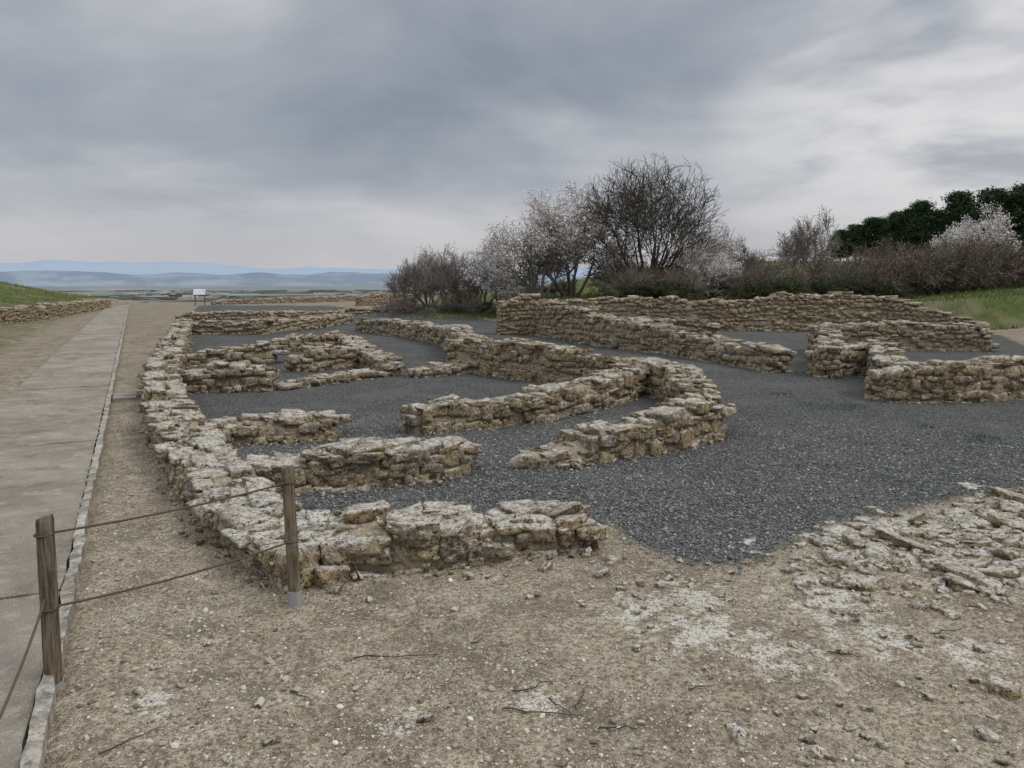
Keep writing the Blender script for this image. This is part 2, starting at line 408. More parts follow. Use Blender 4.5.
# ---------------------------------------------------------------- loose stones, paving, pebbles
rng=np.random.default_rng(5)
pp=np.array(ROCKPOLY); x0,y0=pp.min(0);x1,y1=pp.max(0)
gx,gy=np.meshgrid(np.arange(x0,x1,.08),np.arange(y0,y1,.08)); gx=gx+rng.normal(0,.03,gx.shape);gy=gy+rng.normal(0,.03,gy.shape)
keep=(poly_sd(gx,gy,ROCKPOLY)+rng.normal(0,.15,gx.shape)>0)&(rng.random(gx.shape)<.72)&(n2(gx,gy,1.6,8)+.5*n2(gx,gy,4,3)>-.25)
gx=gx[keep];gy=gy[keep];N=len(gx); lg=rng.random(N)<.16; sz=rng.uniform(.018,.055,N)+lg*rng.uniform(.03,.09,N)
C=np.stack([gx,gy,height(gx,gy)+rng.uniform(-.022,-.004,N)+lg*.012],-1)
v,f=stones(C,np.stack([sz,sz*rng.uniform(.6,1,N),rng.uniform(.018,.036,N)],-1),rng.uniform(0,6.3,N),.14,rng,n=4,k=.25,jit=.32,amp=.2)
make_mesh('stone_paving_remains',v,[f],[M_STONE])
ph=(1+5**.5)/2
IV=np.array([(-1,ph,0),(1,ph,0),(-1,-ph,0),(1,-ph,0),(0,-1,ph),(0,1,ph),(0,-1,-ph),(0,1,-ph),(ph,0,-1),(ph,0,1),(-ph,0,-1),(-ph,0,1)])/math.hypot(1,ph)
IF=np.array([(0,11,5),(0,5,1),(0,1,7),(0,7,10),(0,10,11),(1,5,9),(5,11,4),(11,10,2),(10,7,6),(7,1,8),(3,9,4),(3,4,2),(3,2,6),(3,6,8),(3,8,9),(4,9,5),(2,4,11),(6,2,10),(8,6,7),(9,8,1)])
def pebbles(name,x,y,s,m,rng,flat=.6,sink=.2):
    N=len(x); v=IV[None]*(1+rng.uniform(-.28,.28,(N,12,1)))
    sc=np.stack([s,s*rng.uniform(.6,1,N),s*rng.uniform(.4,.8,N)*flat/.6],-1)
    v=v*sc[:,None,:]; a=rng.uniform(0,6.3,N)[:,None]; tl=rng.normal(0,.25,N)[:,None]
    xx,yy,zz=v[...,0],v[...,1],v[...,2]+v[...,0]*tl
    v=np.stack([xx*np.cos(a)-yy*np.sin(a),xx*np.sin(a)+yy*np.cos(a),zz],-1)
    c=np.stack([x,y,height(x,y)+sc[:,2]*(1-2*sink)],-1)
    v=(v+c[:,None,:]).reshape(-1,3); f=(IF[None]+(np.arange(N)*12)[:,None,None]).reshape(-1,3)
    return make_mesh(name,v,[f],[m],smooth=False)
def peb_mat(name,stops):
    m,t,b=mat(name,.9,.2); p,g=pos(t)
    c=t.ramp(g.outputs['Random Per Island'],stops)
    t.link(c,b.inputs['Base Color']); return m
MP=peb_mat('pebble_limestone',[(0,(.15,.12,.085)),(.35,(.32,.27,.195)),(.7,(.46,.395,.295)),(.92,(.59,.545,.45)),(1,(.74,.71,.63))])
MG=peb_mat('grey_gravel_stone',[(0,(.072,.071,.065)),(.5,(.16,.159,.147)),(.93,(.26,.258,.24)),(1,(.46,.455,.43))])
N=60000
th=rng.uniform(-.95,.95,N); r=1.7+ (11.5-1.7)*rng.random(N)**1.35; x=r*np.sin(th); y=r*np.cos(th)
s_,v_=path_coord(x,y); g_=poly_sd(x,y,GRAVEL)
dens=.15+.7*ss(-.1,.5,n2(x,y,1.3,6)); dens=np.maximum(dens,ss(1.0,.3,np.abs(v_-.45))*.8)
k=(rng.random(N)<dens)&(v_>.05)&(g_<.03)
x,y=x[k],y[k]; s=.003+.007*rng.random(len(x))**2+ (rng.random(len(x))<.035)*rng.uniform(.004,.015,len(x))
pebbles('pebbles',x,y,s,MP,rng,sink=.3)
N=60000
th=rng.uniform(-.4,.85,N); r=4.2+6.5*rng.random(N)**1.3; x=r*np.sin(th); y=r*np.cos(th)
k=poly_sd(x,y,GRAVEL)+rng.normal(0,.09,N)>.0
x,y=x[k],y[k]; s=.006+.009*rng.random(len(x))
pebbles('grey_gravel',x,y,s,MG,rng,sink=.3)
L_=[]
for _ in range(110):
    th=rng.uniform(-.5,.75); r=rng.uniform(2.2,8); L_.append((r*math.sin(th),r*math.cos(th),rng.uniform(.008,.02)))
for _ in range(230):
    L_.append((rng.uniform(.5,4.2),rng.uniform(2.6,4.9),rng.uniform(.007,.022)))
for (px,py,s0) in [(524,464,.13),(1005,692,.045),(868,707,.02),(560,505,.03),(425,720,.022),(140,690,.02),(270,745,.02),(370,600,.02),(600,575,.04),(615,562,.035),(640,585,.025),(335,590,.035),(380,582,.03),(470,578,.03),(545,570,.035),(740,740,.03),(820,755,.025),(985,735,.03),(930,700,.02)]:
    q=P(px,py); L_.append((q[0],q[1],s0))
L_=np.array(L_); s_,v_=path_coord(L_[:,0],L_[:,1]); g_=poly_sd(L_[:,0],L_[:,1],GRAVEL); L_=L_[(v_>.1)&((g_<0)|(L_[:,2]>.1))]
C=np.stack([L_[:,0],L_[:,1],height(L_[:,0],L_[:,1])+L_[:,2]*.2],-1)
v,f=stones(C,np.stack([L_[:,2]*1.3,L_[:,2],L_[:,2]*.7],-1),rng.uniform(0,6,len(L_)),.2,rng,n=4,k=.4,jit=.3,amp=.15)
make_mesh('loose_stones',v,[f],[M_STONE])

# ---------------------------------------------------------------- path
def conc_mat():
    m,t,b=mat('worn_concrete',.88,.2); p,g=pos(t)
    c=t.mix(t.mr(t.noise(p,.9,3,.65),.38,.62),(.225,.19,.145),(.32,.285,.225))
    c=t.mix(t.math('MULTIPLY',g.outputs['Random Per Island'],.4),c,(.20,.174,.136))
    c=t.mix(t.mr(t.noise(p,5,4,.78),.5,.70,0,.6),c,(.42,.38,.30))
    c=t.mix(t.mr(t.noise(p,2.2,4,.75),.50,.66,0,.6),c,(.13,.11,.083))
    v=t.vor(p,90); rs=t.node('ShaderNodeSeparateColor'); t.link(v.outputs['Color'],rs.inputs[0])
    c=t.mix(t.math('MULTIPLY',t.mr(v.outputs['Distance'],.2,.45,.8,0),t.math('GREATER_THAN',rs.outputs[0],.5)),c,t.mix(rs.outputs[1],(.10,.088,.07),(.54,.49,.41)))
    t.link(c,b.inputs['Base Color'])
    t.link(t.bump(t.math('ADD',t.noise(p,80,3,.75),t.math('MULTIPLY',t.noise(p,6,2),2.5)),.8,.01),b.inputs['Normal']); return m
MC=conc_mat()
def strip(name,m,v0,v1,s0,s1,ln,gap,ztop,depth,rng,jz=.006,jv=.0,nn=6):
    vs=[];fs=[];s=s0
    while s<s1:
        l=ln*rng.uniform(.85,1.15); dz=rng.uniform(-jz,jz,4); dv=rng.uniform(-jv,jv,2)
        nu=max(2,int(l/.12)) if s<14 else max(2,int(l/.5)); nv=nn; k0=len(vs)
        for i in range(nu+1):
            for j in range(nv+1):
                q=i/nu;w=j/nv; ss_=s+gap/2+(l-gap)*q; vv=v0+(v1-v0)*w+dv[0]*(1-q)+dv[1]*q
                z=ztop+dz[0]*(1-q)+dz[1]*q+dz[2]*w+rng.normal(0,.0012)
                if j in(0,nv): vv+=rng.normal(0,.005)
                if i in(0,nu): ss_+=rng.normal(0,.005)
                x=PATH_O+PATH_D*ss_+PATH_N*vv; vs.append((x[0],x[1],z))
        def id(i,j): return k0+i*(nv+1)+j
        for i in range(nu):
            for j in range(nv): fs.append((id(i,j),id(i,j+1),id(i+1,j+1),id(i+1,j)))
        ring=[id(i,0) for i in range(nu+1)]+[id(nu,j) for j in range(1,nv+1)]+[id(i,nv) for i in range(nu-1,-1,-1)]+[id(0,j) for j in range(nv-1,0,-1)]
        k1=len(vs)
        for r_ in ring: vs.append((vs[r_][0],vs[r_][1],ztop-depth))
        for a in range(len(ring)):
            b_=(a+1)%len(ring); fs.append((ring[a],ring[b_],k1+b_,k1+a))
        s+=l
    return make_mesh(name,np.array(vs),[np.array(fs)],[m],smooth=False)
rg=np.random.default_rng(3)
strip('concrete_path',MC,-PATH_W,-.075,-4,66,2.4,.02,.035,.12,rg,nn=12)
mk,t,b=mat('kerb_timber',.85,.2); p,g=pos(t)
c=t.mix(t.mr(t.noise(p,7,4,.75),.35,.65),(.20,.175,.135),(.46,.42,.35)); c=t.mix(t.mr(t.noise(p,25,3,.7),.33,.5,.7,0),c,(.09,.08,.065)); t.link(c,b.inputs['Base Color']); t.link(t.bump(t.noise(p,40,4,.7),.8,.012),b.inputs['Normal'])
strip('path_kerb',mk,-.06,.0,-4,66,2.0,.01,.06,.2,rg,jz=.008,jv=.008,nn=2)
strip('stone_sill',MC,.02,.55,12.8,13.1,.32,.02,.05,.15,rg)

# ---------------------------------------------------------------- rope fence
def tube(pts,r,n=6):
    pts=np.array(pts,float); vs=[];fs=[]
    for i,p_ in enumerate(pts):
        d=pts[min(i+1,len(pts)-1)]-pts[max(i-1,0)]; d/=np.linalg.norm(d)
        u=np.cross(d,[0,0,1.]); 
        if np.linalg.norm(u)<.1: u=np.cross(d,[1.,0,0])
        u/=np.linalg.norm(u); w=np.cross(u,d); rr=r[i] if hasattr(r,'__len__') else r
        for k in range(n): a=2*pi*k/n; vs.append(p_+rr*(cos(a)*u+sin(a)*w))
    for i in range(len(pts)-1):
        for k in range(n): fs.append((i*n+k,i*n+(k+1)%n,(i+1)*n+(k+1)%n,(i+1)*n+k))
    return np.array(vs),np.array(fs)
mw,t,b=mat('weathered_post_wood',.85,.15); p,g=pos(t)
mp=t.node('ShaderNodeMapping'); mp.inputs['Scale'].default_value=(30,30,2.2); t.link(p,mp.inputs[0])
c=t.mix(t.mr(t.noise(mp.outputs[0],2,5,.7),.35,.65),(.07,.055,.038),(.25,.20,.14)); c=t.mix(t.mr(t.noise(p,7,4,.7),.5,.7,0,.5),c,(.30,.275,.22))
t.link(c,b.inputs['Base Color']); t.link(t.bump(t.noise(mp.outputs[0],3,4,.7),.9,.012),b.inputs['Normal'])
ms,t,b=mat('galvanised_shoe',.6,.4); b.inputs['Base Color'].default_value=(.36,.37,.36,1); b.inputs['Metallic'].default_value=.3
mr_,t,b=mat('old_rope',.95,.1); p,g=pos(t)
c=t.mix(t.noise(p,120,3,.6),(.06,.04,.028),(.17,.12,.085)); t.link(c,b.inputs['Base Color'])
fence=bpy.data.objects.new('rope_fence',None); scene.collection.objects.link(fence)
def post(name,x,y,h,w,lean=(0,0),shoe=.085):
    z0=float(height(np.array([x]),np.array([y]))[0]); n=16; lv=[-.1,0,.1,.25,.4,.55,.7,.85,.975,1.0]
    vs=[];rg=random.Random(name)
    for q in lv:
        s=w/2*(1 if q<.98 else .86)*(1+rg.uniform(-.03,.03))
        for k in range(n):
            a=2*pi*k/n+.6; e=.6
            cx=math.copysign(abs(cos(a))**e,cos(a)); cy=math.copysign(abs(sin(a))**e,sin(a))
            vs.append((x+s*cx*.95+lean[0]*q,y+s*cy*.95+lean[1]*q,z0+h*q+ (cx*.008 if q>.9 else 0)))
    fs=[]
    for i in range(len(lv)-1):
        for k in range(n): fs.append((i*n+k,i*n+(k+1)%n,(i+1)*n+(k+1)%n,(i+1)*n+k))
    me=make_mesh(name,np.array(vs),[np.array(fs),np.array([[ (len(lv)-1)*n+k for k in range(n)]])],[mw],smooth=False)
    me.parent=fence
    vs=[];fs=[]
    for q,r in ((-.1,1.12),(shoe,1.12),(shoe,1.02)):
        for k in range(n):
            a=2*pi*k/n+.6;cx=math.copysign(abs(cos(a))**.6,cos(a)); cy=math.copysign(abs(sin(a))**.6,sin(a)); s=w/2*r
            vs.append((x+s*cx*.95,y+s*cy*.95,z0+q))
    for i in range(2):
        for k in range(n): fs.append((i*n+k,i*n+(k+1)%n,(i+1)*n+(k+1)%n,(i+1)*n+k))
    o=make_mesh(name.replace('post','post_shoe'),np.array(vs),[np.array(fs)],[ms],smooth=False); o.parent=fence
p1=P(54,684); p2=P(296,602); p3=(-1.5,1.85)
post('post_1',*p1,.80,.068,(.02,0),.03); post('post_2',*p2,.80,.068,(-.015,0)); post('post_3',*p3,.77,.07)
def rope(name,a,za,b_,zb,sag,r=.0055):
    pts=[]
    for i in range(25):
        q=i/24; pts.append((a[0]+(b_[0]-a[0])*q,a[1]+(b_[1]-a[1])*q,za+(zb-za)*q-sag*4*q*(1-q)))
    v,f=tube(pts,r,6); o=make_mesh(name,v,[f],[mr_]); o.parent=fence
rope('rope_upper',p1,.70,p2,.70,.02); rope('rope_lower',p1,.36,p2,.36,.025); rope('rope_side',p1,.42,p3,.36,.05)
for nm,(q,zs) in {'knots_1':(p1,(.36,.70)),'knots_2':(p2,(.36,.70))}.items():
    vv=[];ff=[];o_=0
    for z in zs:
        pts=[(q[0]+(.012 if nm=='knots_1' else -.01)+.037*cos(a),q[1]+.037*sin(a),z) for a in np.linspace(0,2*pi,17)]
        v,f=tube(pts,.005,5); vv.append(v);ff.append(f+o_);o_+=len(v)
    o=make_mesh(nm,np.concatenate(vv),[np.concatenate(ff)],[mr_]); o.parent=fence

# ---------------------------------------------------------------- trees
def bark(name,c1,c2):
    m,t,b=mat(name,.95,.05); p,g=pos(t); c=t.mix(t.noise(p,1.3,2,.6),c1,c2); t.link(c,b.inputs['Base Color']); return m
MB_DARK=bark('bark_dark',(.045,.038,.03),(.11,.095,.07)); MB_GREY=bark('bark_grey',(.15,.13,.11),(.28,.25,.215)); MB_PURP=bark('bark_bramble',(.10,.075,.062),(.215,.172,.138))
def leafm(name,c1,c2,rough=.8):
    m,t,b=mat(name,rough,.1); p,g=pos(t); c=t.mix(g.outputs['Random Per Island'],c1,c2); t.link(c,b.inputs['Base Color'])
    return m
ML_BLOS=leafm('almond_blossom',(.58,.52,.49),(.90,.87,.84)); ML_GREEN=leafm('shrub_leaf',(.03,.042,.015),(.10,.115,.05)); ML_PINE=leafm('conifer_needles',(.016,.034,.016),(.07,.105,.045))
ML_BUD=leafm('dry_leaf',(.10,.075,.05),(.24,.19,.12))
def build_segs(segs,leaves,leafsize,mb,ml,name,seed,rmin):
    rng=np.random.default_rng(seed)
    A=np.array([s[0] for s in segs]);Bp=np.array([s[1] for s in segs]);r0=np.maximum([s[2] for s in segs],rmin);r1=np.maximum([s[3] for s in segs],rmin)
    d=Bp-A; d/=np.linalg.norm(d,axis=1,keepdims=True)+1e-9
    ref=np.where(np.abs(d[:,2:3])<.9,np.array([[0,0,1.]]),np.array([[1.,0,0]])); u=np.cross(d,ref); u/=np.linalg.norm(u,axis=1,keepdims=True); w=np.cross(d,u)
    vs=[];fs=[];off=0
    for big in (True,False):
        k=(r0>.03)==big; n=6 if big else 3; Nn=k.sum()
        if Nn==0: continue
        a=2*pi*np.arange(n)/n
        ring=np.cos(a)[None,:,None]*u[k][:,None]+np.sin(a)[None,:,None]*w[k][:,None]
        v=np.concatenate([A[k][:,None]+ring*r0[k][:,None,None],Bp[k][:,None]+ring*r1[k][:,None,None]],1)
        f=np.array([(q,(q+1)%n,n+(q+1)%n,n+q) for q in range(n)])
        fs.append((f[None]+(np.arange(Nn)*2*n)[:,None,None]).reshape(-1,4)+off); vs.append(v.reshape(-1,3)); off+=Nn*2*n
    nb=sum(len(f) for f in fs)
    if len(leaves):
        Lc=np.array(leaves); Nn=len(Lc); a=rng.normal(size=(Nn,3));a/=np.linalg.norm(a,axis=1,keepdims=True)
        b_=np.cross(a,rng.normal(size=(Nn,3)));b_/=np.linalg.norm(b_,axis=1,keepdims=True)
        s=leafsize*rng.uniform(.6,1.3,(Nn,1)); 
        v=np.stack([Lc-a*s,Lc-b_*s*.6,Lc+a*s,Lc+b_*s*.6],1)
        fs.append((np.arange(Nn*4).reshape(-1,4))+off); vs.append(v.reshape(-1,3)); off+=Nn*4
    mi=np.concatenate([np.zeros(nb),np.ones(sum(len(f) for f in fs)-nb)])
    return make_mesh(name,np.concatenate(vs),fs,[mb,ml or mb],mi,smooth=False,link=False)
def grow_tree(seed,stems,L0,r0,levels,spread,up=.06,ratio=.7,wob=.22,kids=(1,2),ang=(.4,.85),leafn=0,leafr=.08,crown=None):
    R=random.Random(seed); segs=[];leaves=[]
    def vec(): return np.array([R.gauss(0,1),R.gauss(0,1),R.gauss(0,1)])
    def rec(p,d,L,r,lv):
        n=3
        for i in range(n):
            d=d+vec()*wob*.6; d[2]+=up; d/=np.linalg.norm(d)
            q=p+d*L/n
            if crown and ((q[0]/crown[0])**2+(q[1]/crown[0])**2+((q[2]-crown[1])/crown[2])**2)>R.uniform(.8,1.12): return
            segs.append((p,q,r,r*.84)); p=q; r*=.84
            if lv>0 and (i>=1 or lv<levels):
                for _ in range(R.randint(*kids)):
                    a=R.uniform(*ang); w=np.cross(d,vec()); w/=np.linalg.norm(w)+1e-9
                    rec(p,d*cos(a)+w*sin(a),L*ratio*R.uniform(.75,1.1),r*.62,lv-1)
            if lv<=1:
                for _ in range(leafn): leaves.append(p+vec()*leafr)
    for s in range(stems):
        a=2*pi*s/stems+R.uniform(-.4,.4); t=R.uniform(.1,1)*spread
        d=np.array([cos(a)*sin(t),sin(a)*sin(t),cos(t)]); rec(np.array([cos(a)*.15,sin(a)*.15,-.1]),d,L0*R.uniform(.8,1.1),r0*R.uniform(.7,1.1),levels)
    return segs,leaves
def zat(x,y): return float(height(np.array([x]),np.array([y]))[0])
sg,lv=grow_tree(4,12,2.9,.10,5,1.25,up=.04,kids=(1,1),ratio=.80,crown=(3.9,3.3,3.5))
sg2,_=grow_tree(6,12,2.7,.07,4,1.2,up=.045,kids=(1,2),ratio=.78,crown=(3.8,3.2,3.4)); sg+=sg2
big=build_segs(sg,[],0,MB_DARK,None,'bare_tree',1,.0095); zmax=max(s[1][2] for s in sg)
inst('bare_tree',big,(6.4,37.0,zat(6.4,37.0)),.4,(6.9/zmax,6.9/zmax,6.8/zmax))
for i,(sd) in enumerate((21,22)):
    sg,lv=grow_tree(sd,8,1.8,.08,4,1.0,up=.04,kids=(1,2),leafn=3,leafr=.08,crown=(2.4,2.2,2.4))
    me=build_segs(sg,lv,.045,MB_GREY,ML_BLOS,'almond_tree',sd,.007); zm=max(s[1][2] for s in sg)
    if i==0:
        inst('almond_tree',me,(1.2,37.6,zat(1.2,37.6)),.2,(5.2/zm,)*3); inst('almond_tree',me,(9.1,35.6,zat(9.1,35.6)),2.2,(2.8/zm,)*3)
        inst('almond_tree',me,(-.4,39,zat(-.4,39)),4.2,(4.3/zm,)*3)
    else:
        inst('almond_tree',me,(2.9,38.4,zat(2.9,38.4)),1.2,(5.4/zm,)*3); inst('almond_tree',me,(27.2,46,zat(27.2,46)),1.2,(4.3/zm,)*3)
        inst('almond_tree',me,(10.6,42,zat(10.6,42)),3.2,(3.6/zm,)*3)
sg,lv=grow_tree(31,9,1.6,.05,4,.85,up=.06,kids=(1,2),crown=(1.9,1.9,2.1))
sh=build_segs(sg,[],0,MB_GREY,None,'bare_shrub',3,.008); zs=max(s[1][2] for s in sg)
for (x,y,h,r) in [(-5.5,41,3.2,0),(-4.5,42,3.5,1),(-3.6,40.5,3.3,2),(-2.6,42,3.6,3),(-1.6,41,3.2,4),(17.0,46,4.8,5),(10.4,42,3.9,2.5),(12.5,43,3.4,1.5)]:
    inst('bare_shrub',sh,(x,y,zat(x,y)),r,(h/zs,h/zs,h/zs))
rr=random.Random(9); var=[]
for sd in (41,42,43):
    sg,lv=grow_tree(sd,12,1.1,.02,3,1.1,up=.05,kids=(1,2),leafn=1,leafr=.06)
    lv=lv[::3]
    var.append((build_segs(sg,lv,.035,MB_PURP if sd!=42 else MB_GREY,ML_BUD,'bramble_shrub',sd,.007),max(s[1][2] for s in sg)))
gsg,glv=grow_tree(44,12,1.0,.02,3,1.2,up=.02,kids=(1,2),leafn=3,leafr=.09)
gv=(build_segs(gsg,glv,.05,MB_PURP,ML_GREEN,'evergreen_shrub',44,.006),max(s[1][2] for s in gsg))
for i in range(84):
    x=rr.uniform(5,30); y=rr.uniform(33.0,42)
    if x>15: y=max(y,34.5+(x-15)*.25)
    h=rr.uniform(1.1,2.4)+ (.5 if 15<x<24 else 0); me,zm=var[i%3]
    inst('bramble_shrub',me,(x,y,zat(x,y)),rr.uniform(0,6),(h/zm*1.15,h/zm*1.15,h/zm))
for i in range(26):
    x=rr.uniform(3.5,17); y=rr.uniform(32.8,35.5); h=rr.uniform(.5,1.2); inst('evergreen_shrub',gv[0],(x,y,zat(x,y)),rr.uniform(0,6),(h/gv[1]*1.4,h/gv[1]*1.4,h/gv[1]))
for i in range(16):
    x=rr.uniform(-6,3); y=rr.uniform(38.5,41); h=rr.uniform(.6,1.3); me,zm=var[i%3]; inst('bramble_shrub',me,(x,y,zat(x,y)),rr.uniform(0,6),(h/zm*1.3,h/zm*1.3,h/zm))
def conifer(seed,h,w,flat):
    rng=np.random.default_rng(seed); segs=[((0,0,-.2),(0,0,h*.5),.16,.1),((0,0,h*.5),(0,0,h*.95),.1,.02)]; lv=[]
    for i in range(230):
        q=rng.uniform(.15,.97); e=(q-.45)/.55 if q>.45 else (.45-q)/.4
        rad=w*math.sqrt(max(.02,1-abs(e)**(2.2 if flat else 1.2)))
        a=rng.uniform(0,6.3); rr_=rad*rng.uniform(.35,1.0)*(1+.2*sin(3*a+seed)+.12*sin(7*q*3+seed)); c=np.array([cos(a)*rr_,sin(a)*rr_,h*q])
        segs.append(((0,0,h*q*.85),tuple(c),.03,.012))
        lv.append(c+rng.normal(0,1,(80,3))*np.array([.36,.36,.26]))
    segs=[(np.array(a),np.array(b_),c,d) for a,b_,c,d in segs]
    return build_segs(segs,np.concatenate(lv),.12,MB_DARK,ML_PINE,'conifer_tree',seed,.006)
cs=[conifer(51,9,2.8,True),conifer(52,9,2.5,False),conifer(53,9,3.0,True)]
# (east position, distance north, height of the top, mesh, width factor)
for (x,d,top,k,w) in [(35.8,85,7.4,1,1.5),(37.4,85,8.0,0,1.2),(38.8,84,8.6,1,1.5),(40.1,82,9.0,2,1.0),(42.4,85,9.3,1,1.4),(41.6,80,9.9,1,1.2),(44.2,84,9.2,0,1.1),(45.0,79,10.7,1,1.15),(47.3,83,9.2,2,1.0),(46.0,86,9.6,0,1.1),(49.0,80,11.2,0,1.05),(51.0,85,9.9,1,1.3),(50.8,78,11.3,1,1.25),(53.2,80,10.6,2,1.0),(48.0,88,9.4,2,1.2),(55.6,82,10.8,0,1.1),(58,80,10.8,2,1.1),(61,80,10.6,1,1.3),(64,82,10.2,2,1.1)]:
    z=zat(x,d); hgt=top-z
    inst('conifer_tree',cs[k],(x,d,z),x*7,(w*hgt/9,w*hgt/9,hgt/9))
rng=np.random.default_rng(8); N=22000
x=rng.uniform(-8,30,N); y=rng.uniform(28,42,N)
k=((x>15)&(y>28))|((x<1)&(x>-5)&(y>37))|((x>0)&(y>31.5)&(rng.random(N)<.4)); x,y=x[k],y[k]
x2=rng.uniform(-45,-22,9000); y2=rng.uniform(33,70,9000); s2=(-(x2-ax)*(by-ay)+(y2-ay)*(bx-ax))/L; k=s2>1; x=np.concatenate([x,x2[k]]);y=np.concatenate([y,y2[k]])
N=len(x); z=height(x,y); hh=rng.uniform(.06,.22,N); a=rng.uniform(0,6.3,N); w=.02
dx,dy=np.cos(a)*w,np.sin(a)*w; lx,ly=rng.normal(0,.06,N),rng.normal(0,.06,N)
v=np.stack([np.stack([x-dx,y-dy,z-.02],-1),np.stack([x+dx,y+dy,z-.02],-1),np.stack([x+lx,y+ly,z+hh],-1)],1).reshape(-1,3)
make_mesh('grass',v,[np.arange(N*3).reshape(-1,3)],[leafm('grass_blade',(.07,.105,.025),(.19,.215,.075))],smooth=False)
def tufts(name,spots,m,seed,hs=(.03,.08),rad=.12,nb=140,w=.004):
    rng=np.random.default_rng(seed); xx=[];yy=[]
    for (cx,cy,k) in spots:
        n=int(nb*k); xx.append(cx+rng.normal(0,rad*k,n)); yy.append(cy+rng.normal(0,rad*k,n))
    x=np.concatenate(xx);y=np.concatenate(yy);N=len(x);z=height(x,y);hh=rng.uniform(*hs,N);a=rng.uniform(0,6.3,N)
    dx,dy=np.cos(a)*w,np.sin(a)*w; lx,ly=rng.normal(0,.02,N),rng.normal(0,.02,N)
    v=np.stack([np.stack([x-dx,y-dy,z-.01],-1),np.stack([x+dx,y+dy,z-.01],-1),np.stack([x+lx,y+ly,z+hh],-1)],1).reshape(-1,3)
    make_mesh(name,v,[np.arange(N*3).reshape(-1,3)],[m],smooth=False)
tufts('gravel_weeds',[(4.45,11.3,1.3),(4.75,11.0,1.6),(5.0,11.2,1.0),(4.35,12.3,.8),(5.15,9.5,.8),(5.55,8.9,.9),(5.3,8.6,.6)],leafm('weed_leaf',(.05,.095,.09),(.14,.20,.185)),3,hs=(.02,.05),nb=110,w=.007)
R=random.Random(12)
tufts('dry_weeds',[(R.uniform(-2.4,3.5),R.uniform(2.3,4.6),R.uniform(.2,.5)) for _ in range(22)]+[(R.uniform(-4.5,-2.6),R.uniform(6.5,10.5),R.uniform(.2,.6)) for _ in range(14)],leafm('weed_dry',(.10,.11,.045),(.30,.26,.16)),5,hs=(.008,.035),rad=.09,nb=60,w=.0022)
tv=[];tf=[];o_=0; R=random.Random(2)
for (px,py,l,a) in [(395,657,.42,.05),(540,715,.34,-.1),(535,690,.2,.5),(950,632,.22,.3),(845,655,.16,-.4),(130,740,.25,.9),(700,690,.12,.2),(300,700,.14,-.6),(480,640,.12,.8),(620,730,.16,-.2),(580,700,.2,1.2),(560,708,.15,-.9)]:
    q=P(px,py); pts=[];aa=a
    for i in range(7):
        x=q[0]+(i/6-.5)*l*cos(a)+R.gauss(0,.006); y=q[1]+(i/6-.5)*l*sin(a)+R.gauss(0,.006); pts.append((x,y,zat(x,y)+.008+R.uniform(0,.008)))
    v,f=tube(pts,[.004-.0004*i for i in range(7)],5); tv.append(v);tf.append(f+o_);o_+=len(v)
make_mesh('fallen_twigs',np.concatenate(tv),[np.concatenate(tf)],[MB_DARK])
# ---------------------------------------------------------------- mountains & village
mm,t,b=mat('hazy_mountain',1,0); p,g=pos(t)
c=t.mix(t.mr(t.noise(p,.0009,4,.65),.4,.6),(.195,.235,.285),(.27,.31,.35)); t.link(c,b.inputs['Base Color'])  # blue of aerial perspective is painted into the base colour
mm2,t,b=mat('hazy_far_mountain',1,0); b.inputs['Base Color'].default_value=(.33,.39,.46,1)  # paler blue: distance haze painted as flat base colour
def ridge(name,D,hb,va,seed,m,x0=-1,x1=.2):
    th=np.linspace(x0,x1,300); n=sum(n2(th*10,th*0,s,seed+s)*a for s,a in((.35,.5),(.9,.4),(2.2,.3),(6,.12),(14,.05)))
    h=np.maximum(hb*(.75+va*n),-60); vs=[]
    for r,f in ((D*.93,-.02),(D*.965,.5),(D,1.0),(D*1.05,-.05)):
        vs.append(np.stack([r*np.sin(th),r*np.cos(th),-70+ (h+70)*f if f>0 else np.full_like(th,-90)],-1))
    v=np.concatenate(vs); n_=len(th); i=np.arange(n_-1); f=np.concatenate([np.stack([i+k*n_,i+1+k*n_,i+1+(k+1)*n_,i+(k+1)*n_],-1) for k in range(3)])
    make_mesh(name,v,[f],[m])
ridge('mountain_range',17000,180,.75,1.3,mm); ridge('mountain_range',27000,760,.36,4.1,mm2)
rng=np.random.default_rng(77); N=110; th=np.concatenate([rng.normal(-.42,.03,60),rng.uniform(-.55,-.15,50)]); r=rng.uniform(3800,6500,N)
hx=rng.uniform(8,30,N); C=np.stack([r*np.sin(th),r*np.cos(th),np.full(N,-72.)],-1)
v,f=stones(C,np.stack([hx,rng.uniform(6,15,N),rng.uniform(6,10,N)],-1),rng.uniform(-.3,.3,N),0,rng,n=1,k=0,jit=0,amp=0)
make_mesh('distant_village',v,[f],[leafm('village_walls',(.36,.33,.30),(.64,.62,.59))],smooth=False)
N=160; th=rng.uniform(-.62,.0,N); r=rng.uniform(1500,7000,N)
C=np.stack([r*np.sin(th),r*np.cos(th),np.full(N,-72.)],-1)
v,f=stones(C,np.stack([rng.uniform(30,180,N),rng.uniform(6,15,N),rng.uniform(5,10,N)],-1),rng.uniform(-.3,.3,N),0,rng,n=3,k=.5,jit=.2,amp=.3)
make_mesh('distant_tree_rows',v,[f],[leafm('distant_trees',(.09,.105,.09),(.15,.16,.14))],smooth=False)
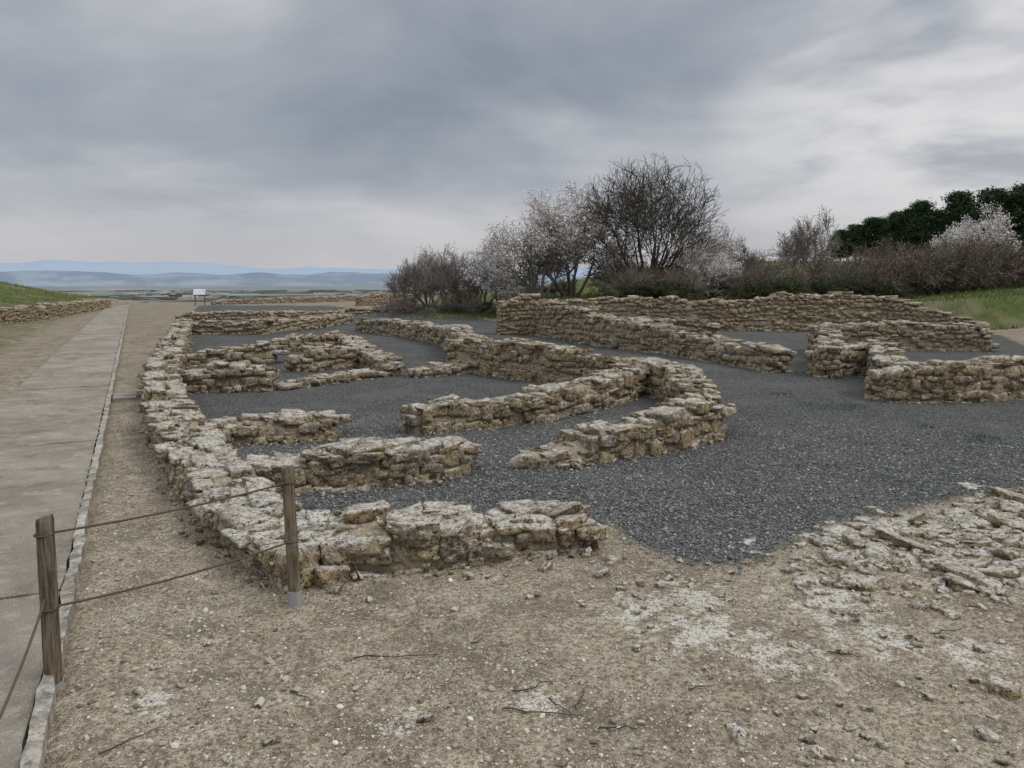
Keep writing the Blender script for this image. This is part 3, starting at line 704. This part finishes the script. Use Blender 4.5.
# ---------------------------------------------------------------- sign
x,y=P(200,306); sign=bpy.data.objects.new('information_sign',None); scene.collection.objects.link(sign); sign.location=(x,y,zat(x,y))
mS,t,b=mat('sign_white',.5,.3); p,g=pos(t); c=t.mix(t.mr(t.noise(p,9,2),.55,.6),(.82,.82,.84),(.5,.55,.62)); t.link(c,b.inputs['Base Color'])
def boxm(name,cx,cy,cz,sx_,sy_,sz_,m,par,rot=(0,0,0)):
    Bv,Fc=CG[1]; o=make_mesh(name,Bv*np.array([[sx_/2,sy_/2,sz_/2]]),[Fc],[m],smooth=False); o.location=(cx,cy,cz); o.rotation_euler=rot; o.parent=sign
    bv=o.modifiers.new('b','BEVEL'); bv.width=.008; return o
boxm('panel',0,0,1.05,.9,.04,.45,mS,sign,(-.35,0,0)); boxm('frame_rail',0,.03,.8,.9,.04,.05,mw,sign); boxm('leg_left',-.36,.04,.4,.07,.07,.9,mw,sign); boxm('leg_right',.36,.04,.4,.07,.07,.9,mw,sign)

# ---------------------------------------------------------------- world
w=bpy.data.worlds.new("World"); scene.world=w; w.use_nodes=True; t=NT(w.node_tree); w.node_tree.nodes.clear()
out=t.node('ShaderNodeOutputWorld'); sky=t.node('ShaderNodeTexSky',sky_type='NISHITA'); sky.sun_disc=False
SUN_EL=radians(50); SUN_AZ=radians(105)
sky.sun_elevation=SUN_EL; sky.sun_rotation=SUN_AZ
bg1=t.node('ShaderNodeBackground'); t.link(sky.outputs[0],bg1.inputs[0]); bg1.inputs[1].default_value=.08
tc=t.node('ShaderNodeTexCoord'); sp=t.node('ShaderNodeSeparateXYZ'); t.link(tc.outputs['Generated'],sp.inputs[0])
zc=t.math('ADD',t.math('MAXIMUM',sp.outputs[2],0.0),.2)
cb=t.node('ShaderNodeCombineXYZ'); t.link(t.math('DIVIDE',sp.outputs[0],zc),cb.inputs[0]); t.link(t.math('DIVIDE',sp.outputs[1],zc),cb.inputs[1]); cb.inputs[2].default_value=3.7
n1=t.noise(cb.outputs[0],1.15,5,.52,.25); n2_=t.noise(cb.outputs[0],.45,1,.5,0)
nn=t.math('ADD',t.math('MULTIPLY',n1,.68),t.math('MULTIPLY',n2_,.32))
col=t.ramp(nn,[(.34,(.26,.295,.35)),(.46,(.355,.385,.435)),(.54,(.46,.48,.515)),(.66,(.64,.64,.655))])
dt=t.vmath('DOT_PRODUCT',tc.outputs['Generated'],(.49,.85,.19)).outputs['Value']
spot=t.math('MULTIPLY',t.mr(dt,.955,1.0),t.mr(n1,.40,.58))
col=t.mix(t.math('MULTIPLY',spot,.8),col,(.82,.80,.80))
hz=t.mr(sp.outputs[2],0.0,.17,.85,0)
col=t.mix(hz,col,(.56,.55,.58))
zen=t.mr(sp.outputs[2],.36,.9,1.0,3.5)
bg2=t.node('ShaderNodeBackground'); t.link(col,bg2.inputs[0]); t.link(zen,bg2.inputs[1])
mx=t.node('ShaderNodeMixShader'); mx.inputs[0].default_value=.92; t.link(bg1.outputs[0],mx.inputs[1]); t.link(bg2.outputs[0],mx.inputs[2]); t.link(mx.outputs[0],out.inputs[0])
sl=bpy.data.lights.new('sun','SUN'); sl.energy=1.3; sl.angle=radians(28); sl.color=(1,.94,.85)
so=bpy.data.objects.new('sun',sl); scene.collection.objects.link(so); so.rotation_euler=(radians(90)-SUN_EL,0,-SUN_AZ+pi)
cam=bpy.data.cameras.new('camera'); co=bpy.data.objects.new('camera',cam); scene.collection.objects.link(co); co.location=(0,0,HC); co.rotation_euler=(pi/2-PITCH,0,0)
cam.sensor_width=36; cam.lens=36*F/1024; cam.clip_end=100000; cam.clip_start=.05; scene.camera=co
scene.view_settings.view_transform='Standard'; scene.view_settings.look='None'; scene.view_settings.exposure=0
